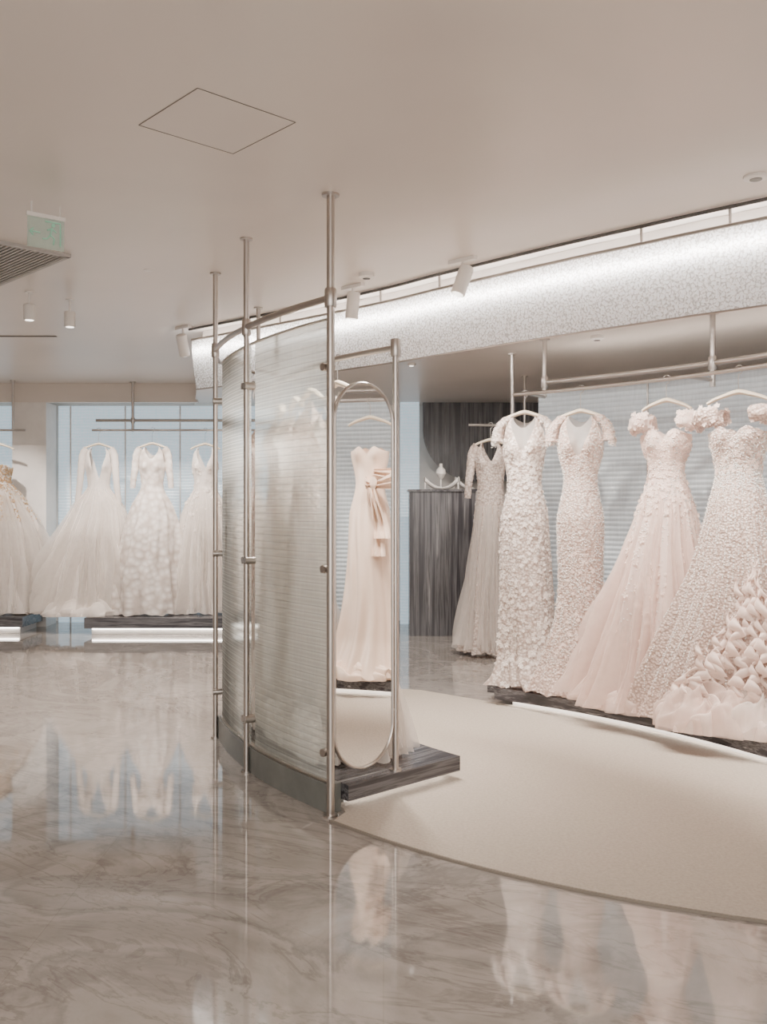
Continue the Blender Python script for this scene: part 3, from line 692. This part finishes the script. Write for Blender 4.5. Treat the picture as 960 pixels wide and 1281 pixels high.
for x,yy in((-2.49,6.5),(-2.29,6.75)):
    e=empty('cylinder_downlight',(x,yy,0)); b=MB(); b.lathe((0,0,H-.09),[(.008,0),(.008,.09)],10); b.lathe((0,0,H-.008),[(.03,0),(.03,.008)]); b.lathe((0,0,2.80),[(.036,0),(.04,.004),(.04,.105),(.036,.11)]); b.out('can','white',e); b=MB(); b.lathe((0,0,2.799),[(.028,-.001),(.028,.0)]); b.out('lens','lamp',e)
def spot(x,y,z,tx,ty,zc=H,name='track_spotlight'):
    e=empty(name,(x,y,z)); d=Vector((tx,ty,-1)).normalized(); q=Vector((0,0,-1)).rotation_difference(d).to_matrix()
    b=MB(); b.lathe((0,0,0),[(.030,-.09),(.044,-.088),(.044,.08),(.040,.09)],24,q); b.sweep([(0,0,0),(0,0,zc-z-.02)],.008,8); b.box((0,0,zc-z-.012),(.20,.035,.022),rad(-45)); b.out('lamp_head','white',e)
    b=MB(); b.lathe((0,0,0),[(.034,-.0915),(.034,-.0905)],20,q); b.out('lens','lamp',e)
spot(-.21,6.3,2.86,-.1,.1); spot(.48,5.62,2.865,-.35,-.1); spot(-1.68,7.75,2.84,.1,.5)
def disc(name,x,y,z,r,mat='white',inner='lamp',h=.02):
    e=empty(name,(x,y,z)); b=MB(); b.lathe((0,0,-h),[(r*.6,0),(r,.3*h),(r,h)],28); b.out('bezel',mat,e)
    b=MB(); b.lathe((0,0,-h-.002),[(r*.5,0),(r*.5,.002)],24); b.out('core',inner,e)
disc('smoke_detector',-.11,5.98,H,.05,'white','black',.035); disc('smoke_detector',1.64,7.1,HL,.05,'white','black',.035)
disc('recessed_downlight',1.70,4.22,H,.055,'white','seam',.014); disc('recessed_downlight',.257,8.5,HL,.04,'white','lamp',.02)
disc('recessed_downlight',-1.5,8.9,H,.04,'white','white',.006); disc('recessed_downlight',-1.5,5.9,H,.03,'white','white',.004)

# ---------------------------------------------------------------- lights
K=1.5
def area(loc,rot,size,power,col=(1,.93,.86),sy=None):
    l=bpy.data.lights.new('fill_light','AREA'); l.energy=power*K; l.color=col; l.size=size
    if sy: l.shape='RECTANGLE'; l.size_y=sy
    o=bpy.data.objects.new('fill_light',l); o.location=loc; o.rotation_euler=rot; bpy.context.collection.objects.link(o); return o
def spotl(loc,target,power,angle=70,blend=.7,col=(1,.915,.84),r=.04):
    l=bpy.data.lights.new('spot_lamp','SPOT'); l.energy=power*K; l.color=col; l.spot_size=rad(angle); l.spot_blend=blend; l.shadow_soft_size=r
    o=bpy.data.objects.new('spot_lamp',l); o.location=loc; d=Vector(target)-Vector(loc); o.rotation_euler=d.to_track_quat('-Z','Y').to_euler(); bpy.context.collection.objects.link(o)
area((-1,-.8,2.9),(0,0,0),4,160,sy=2.5)  # added overhead fill behind the camera, no fixture modelled
area((0,-2.5,1.6),(rad(90),0,0),5,90,sy=2.6)  # added upright frontal fill behind the camera
for a,pw in((53,85),(47,85),(38.5,85),(31.5,75),(22,80),(14,120),(5,70)):
    s0=pol(C2,3.85,a,2.74); t=pol(C2,4.7,a,1.1); spotl(s0,t,pw,75)
for x in(-4.6,-3.4,-2.75,-2.1): spotl((x,9.9,2.9),(x,11.1,1.2),130,70)
for x,yy in((1.9,5.2),(.6,6.6),(2.2,4.3),(.2,7.4)): spotl((x,yy,2.75),(x,yy,0),75,115,1)
for x,yy in((-1.9,6.8),(-3.2,8.4),(-3.6,6.4),(-2.2,9.4)): spotl((x,yy,2.95),(x,yy,0),120,115,1)
for x,yy in((.8,10.0),(1.0,8.7)): spotl((x,yy-.6,2.75),(x,yy+.8,.8),110,90,1)  # added spots that brighten the back wall and far gown
for a in(216,209,202,197): spotl(pol(C1,3.1,a,2.75),pol(C1,3.72,a,.7),100,90,.8)  # added back-light inside the partition, brightens the reeded panels
w=bpy.data.worlds.new('world'); bpy.context.scene.world=w; w.use_nodes=True
w.node_tree.nodes['Background'].inputs[0].default_value=(1,.94,.885,1); w.node_tree.nodes['Background'].inputs[1].default_value=.92

cam=bpy.data.cameras.new('camera'); co=bpy.data.objects.new('camera',cam); bpy.context.collection.objects.link(co)
co.location=(0,0,1.5); co.rotation_euler=(rad(90),0,0)
cam.sensor_fit='VERTICAL'; cam.sensor_height=24; cam.lens=24*1157/1281; cam.shift_y=-(640.5-632)/1281
cam.clip_start=.05; bpy.context.scene.camera=co
